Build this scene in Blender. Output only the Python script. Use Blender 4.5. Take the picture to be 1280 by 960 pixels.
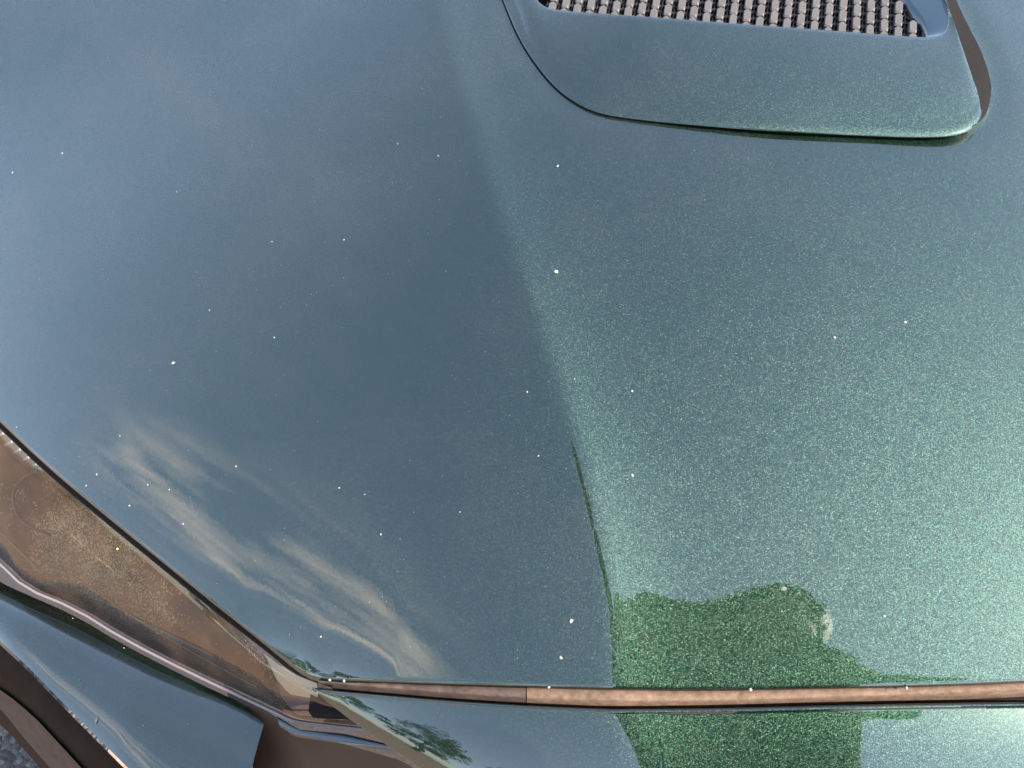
import bpy, bmesh, math, random
import numpy as np
from mathutils import Vector, Matrix, Quaternion
R = math.radians
rnd = random.Random(7)
for o in list(bpy.data.objects): bpy.data.objects.remove(o)
S = bpy.context.scene
COL = S.collection

# ------------------------------------------------------------------ camera, sky, sun, exposure
CAM = np.array([0.0, 0.0, 1.58]); PITCH = R(54); HFOV = R(60)
cd = bpy.data.cameras.new('camera'); cam = bpy.data.objects.new('camera', cd); COL.objects.link(cam)
cam.location = CAM; cam.rotation_euler = (R(90)-PITCH, 0, 0)
cd.sensor_fit = 'HORIZONTAL'; cd.angle = HFOV; cd.clip_start = 0.005; cd.clip_end = 3000
S.camera = cam
SUN_ELEV, SUN_AZ = R(45), R(117)          # azimuth clockwise from +Y
SKY_STRENGTH, SUN_STRENGTH, EXPOSURE = 0.15, 4.3, 2.35
sdir = Vector((math.sin(SUN_AZ)*math.cos(SUN_ELEV), math.cos(SUN_AZ)*math.cos(SUN_ELEV), math.sin(SUN_ELEV)))
sl = bpy.data.lights.new('sun', 'SUN'); sun = bpy.data.objects.new('sun', sl); COL.objects.link(sun)
sl.energy = SUN_STRENGTH; sl.angle = R(0.53); sl.color = (1, .955, .88)
sun.rotation_euler = (-sdir).to_track_quat('-Z', 'Y').to_euler(); sun.location = (2, -2, 8)
S.view_settings.view_transform = 'Standard'; S.view_settings.look = 'None'
S.view_settings.exposure = EXPOSURE; S.view_settings.gamma = 1

def N(nt, typ, loc=None, **kw):
    n = nt.nodes.new(typ)
    for k, v in kw.items():
        if k.startswith('i_'): n.inputs[k[2:].replace('_', ' ')].default_value = v
        else: setattr(n, k, v)
    return n
def ramp(nt, pts, interp='LINEAR'):
    n = nt.nodes.new('ShaderNodeValToRGB'); n.color_ramp.interpolation = interp
    e = n.color_ramp.elements
    while len(e) < len(pts): e.new(.5)
    for el, (p, c) in zip(e, pts):
        el.position = p; el.color = (c, c, c, 1) if not isinstance(c, tuple) else (*c[:3], 1)
    return n
def math_(nt, op, a, b=None, c=None):
    n = nt.nodes.new('ShaderNodeMath'); n.operation = op
    for i, v in enumerate((a, b, c)):
        if v is None: continue
        if isinstance(v, (int, float)): n.inputs[i].default_value = v
        else: nt.links.new(v, n.inputs[i])
    return n.outputs[0]
def mixc(nt, f, a, b, blend='MIX'):
    n = nt.nodes.new('ShaderNodeMix'); n.data_type = 'RGBA'; n.blend_type = blend
    for s, v in ((n.inputs[0], f), (n.inputs[6], a), (n.inputs[7], b)):
        if isinstance(v, (int, float)): s.default_value = v
        elif isinstance(v, tuple): s.default_value = (*v[:3], 1)
        else: nt.links.new(v, s)
    return n.outputs[2]

W = bpy.data.worlds.new('World'); S.world = W; W.use_nodes = True
nt = W.node_tree; nt.nodes.clear()
sky = N(nt, 'ShaderNodeTexSky', sky_type='NISHITA', sun_disc=False, sun_elevation=SUN_ELEV, sun_rotation=SUN_AZ)
sky.altitude = 200; sky.air_density = 1.0; sky.dust_density = 1.0; sky.ozone_density = 1.4
tc = N(nt, 'ShaderNodeTexCoord')
# wispy cirrus streaks: direction projected on a flat cloud layer
sep = N(nt, 'ShaderNodeSeparateXYZ'); nt.links.new(tc.outputs['Generated'], sep.inputs[0])
zz = math_(nt, 'ADD', math_(nt, 'MAXIMUM', sep.outputs[2], 0.0), 0.12)
cx = math_(nt, 'DIVIDE', sep.outputs[0], zz); cy = math_(nt, 'DIVIDE', sep.outputs[1], zz)
comb = N(nt, 'ShaderNodeCombineXYZ'); nt.links.new(cx, comb.inputs[0]); nt.links.new(cy, comb.inputs[1])
mp = N(nt, 'ShaderNodeMapping', vector_type='POINT'); nt.links.new(comb.outputs[0], mp.inputs[0])
mp.inputs['Rotation'].default_value = (0, 0, R(53))               # x: along the cloud bank, y: across it
sp2 = N(nt, 'ShaderNodeSeparateXYZ'); nt.links.new(mp.outputs[0], sp2.inputs[0])
st = N(nt, 'ShaderNodeMapping'); nt.links.new(mp.outputs[0], st.inputs[0])
st.inputs['Scale'].default_value = (1.6, 4.8, 1); st.inputs['Rotation'].default_value = (0, 0, R(-6))
n1 = N(nt, 'ShaderNodeTexNoise', i_Scale=1.7, i_Detail=10.0, i_Roughness=.60, i_Distortion=.35); nt.links.new(st.outputs[0], n1.inputs[0])
r1 = ramp(nt, [(.43, 0.0), (.68, 1.0)]); nt.links.new(n1.outputs[0], r1.inputs[0])
bb = math_(nt, 'DIVIDE', math_(nt, 'ADD', sp2.outputs[1], 1.17), .19)
gb = math_(nt, 'EXPONENT', math_(nt, 'MULTIPLY', math_(nt, 'MULTIPLY', bb, bb), -1.0))
aa_ = math_(nt, 'DIVIDE', math_(nt, 'ADD', sp2.outputs[0], 0.50), .42)
ga = math_(nt, 'EXPONENT', math_(nt, 'MULTIPLY', math_(nt, 'POWER', math_(nt, 'ABSOLUTE', aa_), 4.0), -1.0))
n2 = N(nt, 'ShaderNodeTexNoise', i_Scale=1.1, i_Detail=3.0); nt.links.new(comb.outputs[0], n2.inputs[0])
r2 = ramp(nt, [(.58, 0.0), (.75, .25)]); nt.links.new(n2.outputs[0], r2.inputs[0])
cov = math_(nt, 'MULTIPLY', r1.outputs[0], math_(nt, 'MINIMUM', math_(nt, 'ADD', math_(nt, 'MULTIPLY', ga, gb), math_(nt, 'MULTIPLY', r2.outputs[0], .3)), .50))
hs = N(nt, 'ShaderNodeHueSaturation'); hs.inputs['Saturation'].default_value = .80; nt.links.new(sky.outputs[0], hs.inputs['Color'])
skyc = mixc(nt, cov, hs.outputs[0], (10.0, 8.6, 7.0))
bg = N(nt, 'ShaderNodeBackground'); bg.inputs[1].default_value = SKY_STRENGTH
nt.links.new(skyc, bg.inputs[0])
wo = N(nt, 'ShaderNodeOutputWorld'); nt.links.new(bg.outputs[0], wo.inputs[0])

# ------------------------------------------------------------------ measuring: a ray of the photograph's camera meets a surface
FPX = 640/math.tan(HFOV/2)
FW = np.array([0, math.cos(PITCH), -math.sin(PITCH)]); UP = np.array([0, math.sin(PITCH), math.cos(PITCH)])
def ray(px, py):
    d = FW + np.array([1., 0, 0])*((px-640)/FPX) - UP*((py-480)/FPX)
    return d/np.linalg.norm(d)
def hit(px, py, h):
    d = ray(px, py); a, b = .3, 3.2
    for _ in range(46):
        m = (a+b)/2; p = CAM + d*m
        if p[2] > h(p[0], p[1]): a = m
        else: b = m
    return CAM + d*a
def at(px, py, z):
    d = ray(px, py); return CAM + d*((z-CAM[2])/d[2])
def lncosh(u):
    u = np.abs(u); return u + np.log1p(np.exp(-2*u)) - math.log(2)

# ------------------------------------------------------------------ the bonnet's form (metres)
CREASE = [(500, -140), (545, 0), (580, 110), (615, 235), (655, 350), (690, 440), (728, 565), (757, 704), (763, 780), (770, 860)]
FRONT = [(395, 847), (520, 854), (620, 857), (780, 861), (900, 862), (1040, 859), (1160, 857), (1280, 852)]
def make_bonnet(cf, ff, lf=None):
    def hh(x, y):
        xf = -.22 + .10*np.logaddexp(0, (np.asarray(x, float)+.22)/.10); xf = .52 - .05*np.logaddexp(0, (.52-xf)/.05)
        d = np.maximum(y - np.polyval(ff, xf), -.02)
        z = .86 + .13*d + .31*.20*(1-np.exp(-d/.20))
        s = x - np.polyval(cf, np.clip(y, .15, 1.25))
        w = .0075 + .0095*np.clip((y-.3)/.8, 0, 1)
        gk_ = np.clip((np.asarray(y, float)-.42)/.6, 0, 1); gk_ = gk_*gk_*(3-2*gk_)
        z = z + (.05-.07*gk_)*s - (.195+.12*gk_)*w*lncosh(s/w)
        r = np.maximum(s, 0)
        z = z + (.31+.19*gk_)*(r - .045*(1-np.exp(-r/.045)))
        q = np.maximum(r-.12, 0); qc = np.minimum(q, .45)
        z = z - .20*qc**2 - .20*2*.45*(q-qc)
        l = np.maximum(-s-.06, 0); z = z - (.09 - .17*np.clip((np.asarray(y, float)-.55)/.6, 0, 1)**1.5)*(np.sqrt(l**2+.15**2)-.15)
        if lf is not None:
            xl = -.16 - .06*np.logaddexp(0, (-.16-np.asarray(x, float))/.06); e_ = (y - np.polyval(lf, xl))*.72; z = z - .009*np.exp(-np.maximum(e_, -.015)/.06)/(1+np.exp((np.asarray(x, float)+.10)/.05))
        return z
    return hh
bonnet = lambda x, y: .86 + .15*(y-.217)
for _ in range(5):
    c = np.array([hit(*p, bonnet) for p in CREASE]); f = np.array([hit(*p, bonnet) for p in FRONT])
    cf = np.polyfit(c[:, 1], c[:, 0], 4); ff = np.polyfit(f[:, 0], f[:, 1], 3)
    g = np.array([hit(*p, bonnet) for p in [(0, 527), (130, 643), (270, 757), (365, 833)]]); lf = np.polyfit(g[:, 0], g[:, 1], 1)
    bonnet = make_bonnet(cf, ff, lf)
def smooth_poly(pts, n=40, it=2):
    P = np.array(pts, float)
    for _ in range(it):
        Q = [P[0]]
        for a, b in zip(P[:-1], P[1:]): Q += [a*.75+b*.25, a*.25+b*.75]
        P = np.array(Q+[P[-1]])
    return resample(P, n)
def resample(P, n):
    P = np.array(P, float); L = np.r_[0, np.cumsum(np.linalg.norm(np.diff(P, axis=0), axis=1))]
    t = np.linspace(0, L[-1], n)
    return np.stack([np.interp(t, L, P[:, k]) for k in range(P.shape[1])], 1)

# ------------------------------------------------------------------ mesh helpers
def obj(name, verts, faces, mat, parent=None, smooth=True):
    me = bpy.data.meshes.new(name); me.from_pydata([tuple(v) for v in verts], [], [tuple(f) for f in faces]); me.update()
    if smooth: me.polygons.foreach_set('use_smooth', [True]*len(me.polygons))
    for m in (mat if isinstance(mat, (list, tuple)) else [mat]): me.materials.append(m)
    o = bpy.data.objects.new(name, me); COL.objects.link(o)
    if parent is not None: o.parent = parent
    return o
def grid_obj(name, G, mat, parent=None, flip=False, smooth=True):
    """G: array rows x cols x 3"""
    r, c_, _ = G.shape
    idx = np.arange(r*c_).reshape(r, c_)
    f = np.stack([idx[:-1, :-1], idx[:-1, 1:], idx[1:, 1:], idx[1:, :-1]], -1).reshape(-1, 4)
    if flip: f = f[:, ::-1]
    return obj(name, G.reshape(-1, 3).tolist(), f.tolist(), mat, parent, smooth)
def bm_obj(name, bm, mat, parent=None, smooth=False):
    me = bpy.data.meshes.new(name); bm.to_mesh(me); bm.free()
    if smooth: me.polygons.foreach_set('use_smooth', [True]*len(me.polygons))
    for m in (mat if isinstance(mat, (list, tuple)) else [mat]): me.materials.append(m)
    o = bpy.data.objects.new(name, me); COL.objects.link(o)
    if parent is not None: o.parent = parent
    return o
def tube(name, pts, r, mat, parent=None, sides=8, closed=False):
    P = [Vector(p) for p in pts]; V = []; Fc = []
    n = len(P)
    for i, p in enumerate(P):
        t = ((P[(i+1) % n] if closed or i < n-1 else p) - (P[i-1] if closed or i > 0 else p)).normalized()
        a = t.cross(Vector((0, 0, 1))); a = a.normalized() if a.length > 1e-4 else Vector((1, 0, 0)); b = t.cross(a)
        rr = r[i] if hasattr(r, '__len__') else r
        for k in range(sides):
            an = 2*math.pi*k/sides; V.append(p + (a*math.cos(an)+b*math.sin(an))*rr)
    for i in range(n if closed else n-1):
        for k in range(sides):
            j = (i+1) % n
            Fc.append((i*sides+k, i*sides+(k+1) % sides, j*sides+(k+1) % sides, j*sides+k))
    if not closed: Fc += [tuple(range(sides))[::-1], tuple((n-1)*sides+k for k in range(sides))]
    return obj(name, V, Fc, mat, parent)
def empty(name, loc=(0, 0, 0)):
    o = bpy.data.objects.new(name, None); COL.objects.link(o); o.location = loc; o.empty_display_size = .1
    return o
def tag(o, label=None, cat=None, group=None, kind=None):
    if label: o['label'] = label
    if cat: o['category'] = cat
    if group: o['group'] = group
    if kind: o['kind'] = kind
    return o

# ------------------------------------------------------------------ materials
def new_mat(name):
    m = bpy.data.materials.new(name); m.use_nodes = True
    nt = m.node_tree; b = nt.nodes['Principled BSDF']
    return m, nt, b
def paint(name, flakes=True):
    m, nt, b = new_mat(name)
    tc = N(nt, 'ShaderNodeTexCoord'); geo = N(nt, 'ShaderNodeNewGeometry')
    b.inputs['Metallic'].default_value = 1.0
    b.inputs['Coat Weight'].default_value = 1.0; b.inputs['Coat IOR'].default_value = 1.76
    v1 = N(nt, 'ShaderNodeTexVoronoi', i_Scale=2500.0); nt.links.new(tc.outputs['Object'], v1.inputs['Vector'])
    v2 = N(nt, 'ShaderNodeTexVoronoi', i_Scale=1500.0); nt.links.new(tc.outputs['Object'], v2.inputs['Vector'])
    # random tilt of each flake
    def tilt(col, k):
        s = N(nt, 'ShaderNodeVectorMath', operation='SUBTRACT'); nt.links.new(col, s.inputs[0]); s.inputs[1].default_value = (.5, .5, .5)
        q = N(nt, 'ShaderNodeVectorMath', operation='SCALE'); nt.links.new(s.outputs[0], q.inputs[0]); q.inputs['Scale'].default_value = k
        return q.outputs[0]
    a = N(nt, 'ShaderNodeVectorMath', operation='ADD'); nt.links.new(tilt(v1.outputs['Color'], .52 if flakes else .1), a.inputs[0]); nt.links.new(tilt(v2.outputs['Color'], .30 if flakes else .05), a.inputs[1])
    a2 = N(nt, 'ShaderNodeVectorMath', operation='ADD'); nt.links.new(a.outputs[0], a2.inputs[0]); nt.links.new(geo.outputs['Normal'], a2.inputs[1])
    nn = N(nt, 'ShaderNodeVectorMath', operation='NORMALIZE'); nt.links.new(a2.outputs[0], nn.inputs[0])
    nt.links.new(nn.outputs[0], b.inputs['Normal'])
    # flake hue: mostly green, some teal, some gold, some nearly black pigment between
    sp = N(nt, 'ShaderNodeSeparateColor'); nt.links.new(v1.outputs['Color'], sp.inputs[0])
    rp = ramp(nt, [(0, (.003, .011, .006)), (.3, (.0045, .0165, .0088)), (.55, (.0078, .028, .0148)), (.72, (.0095, .0285, .0235)), (.84, (.016, .031, .013)), (.94, (.021, .027, .021)), (1, (.028, .042, .026))])
    nt.links.new(sp.outputs[0], rp.inputs[0])
    nt.links.new(rp.outputs[0], b.inputs['Base Color'])
    b.inputs['Roughness'].default_value = .47
    # thin road film: slightly uneven gloss on the lacquer
    ns = N(nt, 'ShaderNodeTexNoise', i_Scale=9.0, i_Detail=6.0, i_Roughness=.65); nt.links.new(tc.outputs['Object'], ns.inputs[0])
    mr = N(nt, 'ShaderNodeMapRange'); nt.links.new(ns.outputs[0], mr.inputs[0])
    mr.inputs[1].default_value = .35; mr.inputs[2].default_value = .75; mr.inputs[3].default_value = .012; mr.inputs[4].default_value = .05
    nt.links.new(mr.outputs[0], b.inputs['Coat Roughness'])
    # orange peel of the lacquer and a breath of dust in drifts
    op = N(nt, 'ShaderNodeTexNoise', i_Scale=170.0, i_Detail=2.0); nt.links.new(tc.outputs['Object'], op.inputs[0])
    bp = N(nt, 'ShaderNodeBump', i_Strength=.05, i_Distance=.0004); nt.links.new(op.outputs[0], bp.inputs['Height']); nt.links.new(bp.outputs[0], b.inputs['Coat Normal'])
    df = N(nt, 'ShaderNodeBsdfDiffuse'); df.inputs[0].default_value = (.30, .28, .25, 1)
    d1 = N(nt, 'ShaderNodeTexNoise', i_Scale=5.0, i_Detail=7.0, i_Roughness=.7); nt.links.new(tc.outputs['Object'], d1.inputs[0])
    d2 = N(nt, 'ShaderNodeTexNoise', i_Scale=420.0, i_Detail=2.0); nt.links.new(tc.outputs['Object'], d2.inputs[0])
    da = ramp(nt, [(.42, 0.0), (.75, .035)]); nt.links.new(d1.outputs[0], da.inputs[0])
    db = ramp(nt, [(.45, .2), (.7, 1.0)]); nt.links.new(d2.outputs[0], db.inputs[0])
    ms = N(nt, 'ShaderNodeMixShader'); nt.links.new(math_(nt, 'MULTIPLY', da.outputs[0], db.outputs[0]), ms.inputs[0])
    out = nt.nodes['Material Output']; nt.links.new(b.outputs[0], ms.inputs[1]); nt.links.new(df.outputs[0], ms.inputs[2]); nt.links.new(ms.outputs[0], out.inputs[0])
    return m
M = {}
M['paint'] = paint('green flake paint')
def plastic(name, col, rough, bump=0, spec=.5, dust=None, dscale=60, coat=0):
    m, nt, b = new_mat(name); tc = N(nt, 'ShaderNodeTexCoord')
    b.inputs['Base Color'].default_value = (*col, 1); b.inputs['Roughness'].default_value = rough
    b.inputs['Specular IOR Level'].default_value = spec; b.inputs['Coat Weight'].default_value = coat; b.inputs['Coat Roughness'].default_value = .04
    if dust:
        ns = N(nt, 'ShaderNodeTexNoise', i_Scale=dscale, i_Detail=8.0, i_Roughness=.7); nt.links.new(tc.outputs['Object'], ns.inputs[0])
        rp = ramp(nt, [(.35, 0.0), (.7, 1.0)]); nt.links.new(ns.outputs[0], rp.inputs[0])
        nt.links.new(mixc(nt, rp.outputs[0], col, dust), b.inputs['Base Color'])
    if bump:
        ns = N(nt, 'ShaderNodeTexNoise', i_Scale=900.0, i_Detail=3.0); nt.links.new(tc.outputs['Object'], ns.inputs[0])
        bp = N(nt, 'ShaderNodeBump', i_Strength=bump, i_Distance=.0006); nt.links.new(ns.outputs[0], bp.inputs['Height']); nt.links.new(bp.outputs[0], b.inputs['Normal'])
    return m
M['black'] = plastic('black underside', (.006, .006, .006), .9, spec=.08)
M['gloss'] = plastic('gloss black trim', (.003, .0028, .0027),   .5, spec=.03, dust=(.009, .007, .006), dscale=35)
M['seal'] = plastic('dusty rubber seal', (.070, .044, .030), .9, bump=.6, spec=.1, dust=(.14, .09, .062), dscale=130)
M['seal_dark'] = plastic('worn rubber seal', (.035, .024, .021), .8, bump=.6, spec=.15, dust=(.085, .056, .043), dscale=90)
M['brown'] = plastic('painted ground reflection', (.032, .020, .014), .7, bump=.3, spec=.2, dust=(.052, .034, .025), dscale=60)  # brown of the sunlit ground mirrored in the trim, given as colour
M['side_wall'] = plastic('dark side wall strip', (.006, .005, .0045), .7, bump=.5, spec=.06, dust=(.008, .006, .005), dscale=80)
M['vent'] = plastic('dark brown vent plastic', (.009, .0062, .0048), .4, bump=.3, spec=.3, dust=(.017, .0115, .008), dscale=50)
M['bracket'] = plastic('smooth slate paint', (.010, .020, .030), .22, coat=.6)
M['pin'] = plastic('silver grey grille plastic', (.040, .036, .035), .62, bump=.2, spec=.3, dust=(.068, .058, .051), dscale=90)
M['wire'] = plastic('dark grille wire', (.02, .02, .025), .35)
M['cream'] = plastic('cream reflector', (.42, .37, .23), .4)
M['chrome'] = plastic('chrome rib', (.5, .45, .43), .3)
M['speck'] = plastic('pale dirt', (.18, .172, .15), .8)
M['yellow'] = plastic('yellow grain', (.6, .45, .08), .7)
# headlight bowl: brown mirror coating with golden dust grains
m, nt, b = new_mat('brown headlight bowl'); tc = N(nt, 'ShaderNodeTexCoord')
v = N(nt, 'ShaderNodeTexVoronoi', i_Scale=750.0); nt.links.new(tc.outputs['Object'], v.inputs['Vector'])
sp = N(nt, 'ShaderNodeSeparateColor'); nt.links.new(v.outputs['Color'], sp.inputs[0])
ns = N(nt, 'ShaderNodeTexNoise', i_Scale=14.0, i_Detail=5.0, i_Roughness=.6, i_Distortion=.6); nt.links.new(tc.outputs['Object'], ns.inputs[0])
dv = N(nt, 'ShaderNodeVectorMath', operation='DISTANCE'); nt.links.new(tc.outputs['Object'], dv.inputs[0]); BOWL_SPOT = dv
fall = N(nt, 'ShaderNodeMapRange'); nt.links.new(dv.outputs['Value'], fall.inputs[0]); fall.inputs[1].default_value = .02; fall.inputs[2].default_value = .15; fall.inputs[3].default_value = .16; fall.inputs[4].default_value = -.10
dens = ramp(nt, [(.40, .995), (.70, .50)]); nt.links.new(math_(nt, 'ADD', ns.outputs[0], fall.outputs[0]), dens.inputs[0])
grain = math_(nt, 'GREATER_THAN', sp.outputs[0], dens.outputs[0])
ns2 = N(nt, 'ShaderNodeTexNoise', i_Scale=30.0, i_Detail=6.0); nt.links.new(tc.outputs['Object'], ns2.inputs[0])
base = mixc(nt, ns2.outputs[0], (.020, .010, .005), (.062, .034, .014))
sm = ramp(nt, [(.55, 0.0), (.80, .85)]); ns3 = N(nt, 'ShaderNodeTexNoise', i_Scale=38.0, i_Detail=6.0, i_Roughness=.7, i_Distortion=.8); nt.links.new(tc.outputs['Object'], ns3.inputs[0])
nt.links.new(math_(nt, 'ADD', ns3.outputs[0], fall.outputs[0]), sm.inputs[0])
base = mixc(nt, sm.outputs[0], base, (.17, .15, .085))
nt.links.new(mixc(nt, grain, base, (.34, .28, .14)), b.inputs['Base Color'])
b.inputs['Roughness'].default_value = .45
M['bowl'] = m
# clear lens: fresnel mix of clear and mirror with a breath of dust
m, nt, b = new_mat('clear headlight lens'); nt.nodes.remove(b)
out = nt.nodes['Material Output']
fr = N(nt, 'ShaderNodeFresnel', i_IOR=1.5); tr = N(nt, 'ShaderNodeBsdfTransparent'); tr.inputs[0].default_value = (.94, .9, .86, 1)
gl = N(nt, 'ShaderNodeBsdfGlossy'); gl.inputs['Roughness'].default_value = .03
df = N(nt, 'ShaderNodeBsdfDiffuse'); df.inputs[0].default_value = (.26, .145, .08, 1)
ms = N(nt, 'ShaderNodeMixShader'); nt.links.new(fr.outputs[0], ms.inputs[0]); nt.links.new(tr.outputs[0], ms.inputs[1]); nt.links.new(gl.outputs[0], ms.inputs[2])
tc = N(nt, 'ShaderNodeTexCoord'); ns = N(nt, 'ShaderNodeTexNoise', i_Scale=22.0, i_Detail=7.0); nt.links.new(tc.outputs['Object'], ns.inputs[0])
rp = ramp(nt, [(.4, .03), (.75, .16)]); nt.links.new(ns.outputs[0], rp.inputs[0])
ms2 = N(nt, 'ShaderNodeMixShader'); nt.links.new(rp.outputs[0], ms2.inputs[0]); nt.links.new(ms.outputs[0], ms2.inputs[1]); nt.links.new(df.outputs[0], ms2.inputs[2])
nt.links.new(ms2.outputs[0], out.inputs[0]); M['lens'] = m
M['rim'] = plastic('frosted lens rim', (.12, .095, .09), .25)
M['ring'] = plastic('mauve lens ring', (.09, .068, .075), .3)
M['gold'] = plastic('golden bowl edge', (.16, .12, .05), .35)
# soil
m, nt, b = new_mat('reddish brown soil'); tc = N(nt, 'ShaderNodeTexCoord')
n1 = N(nt, 'ShaderNodeTexNoise', i_Scale=.6, i_Detail=8.0, i_Roughness=.65); nt.links.new(tc.outputs['Object'], n1.inputs[0])
n2 = N(nt, 'ShaderNodeTexVoronoi', i_Scale=90.0); nt.links.new(tc.outputs['Object'], n2.inputs['Vector'])
sp = N(nt, 'ShaderNodeSeparateColor'); nt.links.new(n2.outputs['Color'], sp.inputs[0])
c1 = mixc(nt, n1.outputs[0], (.14, .078, .043), (.26, .155, .09))
c2 = mixc(nt, math_(nt, 'MULTIPLY', sp.outputs[0], .5), c1, (.16, .14, .14))
nt.links.new(c2, b.inputs['Base Color']); b.inputs['Roughness'].default_value = .95
bp = N(nt, 'ShaderNodeBump', i_Strength=.35, i_Distance=.01); nt.links.new(n2.outputs['Distance'], bp.inputs['Height']); nt.links.new(bp.outputs[0], b.inputs['Normal'])
M['soil'] = m
m, nt, b = new_mat('grey gravel with painted shade'); tc = N(nt, 'ShaderNodeTexCoord')
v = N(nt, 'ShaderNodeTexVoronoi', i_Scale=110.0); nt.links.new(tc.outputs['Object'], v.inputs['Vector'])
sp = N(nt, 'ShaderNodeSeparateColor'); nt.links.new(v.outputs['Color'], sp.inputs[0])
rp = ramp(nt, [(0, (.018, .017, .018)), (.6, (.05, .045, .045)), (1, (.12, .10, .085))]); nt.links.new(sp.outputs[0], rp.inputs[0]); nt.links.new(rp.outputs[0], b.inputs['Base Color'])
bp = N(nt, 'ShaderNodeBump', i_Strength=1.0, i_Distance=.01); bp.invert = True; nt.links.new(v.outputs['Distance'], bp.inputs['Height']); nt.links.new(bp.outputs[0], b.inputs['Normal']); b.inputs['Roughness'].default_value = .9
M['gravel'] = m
def leafm():
    m, nt, b = new_mat('tree leaves'); g = N(nt, 'ShaderNodeNewGeometry')
    rp = ramp(nt, [(0, (.03, .055, .02)), (1, (.09, .12, .045))]); nt.links.new(g.outputs['Random Per Island'], rp.inputs[0])
    nt.links.new(rp.outputs[0], b.inputs['Base Color']); b.inputs['Roughness'].default_value = .6
    return m
M['leaf'] = leafm(); M['bark'] = plastic('tree bark', (.12, .085, .06), .9)

# ------------------------------------------------------------------ ground
def ground():
    n = 60; s = 1500
    g = np.sign(np.linspace(-1, 1, n))*np.abs(np.linspace(-1, 1, n))**3*s
    G = np.zeros((n, n, 3)); G[..., 0] = g[None, :]; G[..., 1] = g[:, None]
    o = grid_obj('ground', G, M['soil']); tag(o, kind='structure')
    a = np.linspace(0, 2*math.pi, 40)[:-1]
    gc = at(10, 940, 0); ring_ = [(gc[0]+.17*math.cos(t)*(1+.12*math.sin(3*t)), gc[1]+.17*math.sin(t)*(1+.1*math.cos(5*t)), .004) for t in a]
    tag(obj('shaded_gravel_patch', ring_, [tuple(range(len(ring_)))], M['gravel'], None, False), kind='structure')  # gravel darkened in its colour to stand in for the corner's shadow
ground()

# ------------------------------------------------------------------ the car
car = empty('parked_car', (.3, .6, 0)); tag(car, 'dark green metallic car bonnet with raised scoop, headlight and front bumper', 'car')
def part(o, parent=None):
    p = parent or car
    o.parent = p
    o.matrix_parent_inverse = Matrix.Translation(-Vector(car.location)) if p is car else Matrix.Identity(4)
    return o
# --- bonnet
EDGE = [(-260, 300), (-120, 425), (-60, 472), (0, 527), (55, 580), (130, 643), (210, 708), (270, 757), (330, 804), (365, 833), (383, 845), (400, 849), (430, 850), (520, 854), (620, 857), (780, 861), (900, 862), (1040, 859), (1160, 857), (1280, 852), (1400, 846)]
E3 = np.array([hit(*p, bonnet) for p in smooth_poly(EDGE, 260, 2)])
ex, ey = E3[:, 0], E3[:, 1]
o_ = np.argsort(ex); ex, ey = ex[o_], ey[o_]
def yedge(x): return np.interp(x, ex, ey)
X0, X1 = float(ex[0]), .95
def yedge_all(x):
    y = yedge(x); k = np.maximum(x - ex[-1], 0); return y + .04*k + .35*k**2
xs = np.arange(X0, X1, .0028)
r = .0028
rows = [(0.004, -.0075), (0.001, -.0065), (0.0, -r)]
for a in np.linspace(0, 90, 7)[1:]: rows.append((r*(1-math.cos(R(a))), -r*(1-math.sin(R(a)))))
dd = list(r + .0022*np.arange(1, 60)); dd += list(dd[-1] + np.cumsum(np.linspace(.0025, .012, 150)))
rows += [(d, 0) for d in dd]
YR = 1.62
G = np.zeros((len(rows), len(xs), 3))
ye = yedge_all(xs)
for i, (d, dz) in enumerate(rows):
    y = ye + .3 + (d-.3)*(YR-ye-.3)/(dd[-1]-.3) if d > .3 else ye + d
    G[i, :, 0] = xs; G[i, :, 1] = y; G[i, :, 2] = bonnet(xs, y) + dz - .006*np.exp(-d/.014)*np.clip((-.10-xs)/.06, 0, 1)*np.clip((xs+.255)/.06, 0, 1)
bon = part(grid_obj('bonnet', G, M['paint'])); 

# --- bumper: continues the bonnet's fall below the gap
GAPL = [(385, 858), (420, 862), (500, 869), (600, 877), (750, 885), (900, 884), (1040, 880), (1130, 877), (1280, 871), (1400, 865)]
b0 = lambda x, y: bonnet(np.asarray(x), np.asarray(y)*0 + yedge_all(np.asarray(x))) - .004 + 0*y
GL = np.array([hit(*p, b0) for p in smooth_poly(GAPL, 120, 2)])
DIAG = [(391, 861), (412, 878), (432, 894), (469, 920), (523, 957), (600, 1012), (820, 1165)]
def ygap(x):
    k = np.maximum(x - GL[-1, 0], 0); return np.interp(x, GL[:, 0], GL[:, 1]) + .04*k + .35*k**2
bx = np.arange(float(GL[0, 0])+.004, .95, .003)
arcs = np.r_[0, np.linspace(.002, .36, 150)]
def bump_prof(a):
    # tilt along arc length
    t = R(21) + R(66)*(1-np.exp(-np.maximum(a, 0)/.24))
    return t
fa = np.linspace(0, .36, 721); tt = bump_prof(fa)
cyc = np.r_[0, np.cumsum(np.cos(tt[:-1])*np.diff(fa))]; szc = np.r_[0, np.cumsum(np.sin(tt[:-1])*np.diff(fa))]
z0b = b0(bx, 0*bx)
k_ = np.ones(15)/15; z0b = z0b - .35*np.maximum(bx-.22, 0)**2
z0b = np.convolve(np.pad(z0b, 7, mode='edge'), k_, 'valid')
def bumper_h(x, y):
    d = ygap(x) - y; zz0 = np.interp(x - .55*np.maximum(d, 0), bx, z0b)
    return zz0 - np.interp(d, cyc, szc)
DG = np.array([hit(*p, bumper_h) for p in DIAG])
rr = .004
brow = [(.0012, -.014), (0, -.008), (0, -rr)] + [(rr*(1-math.cos(R(a))), -rr*(1-math.sin(R(a)))) for a in (20, 40, 60, 75, 90)]
nb = len(brow)
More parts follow.
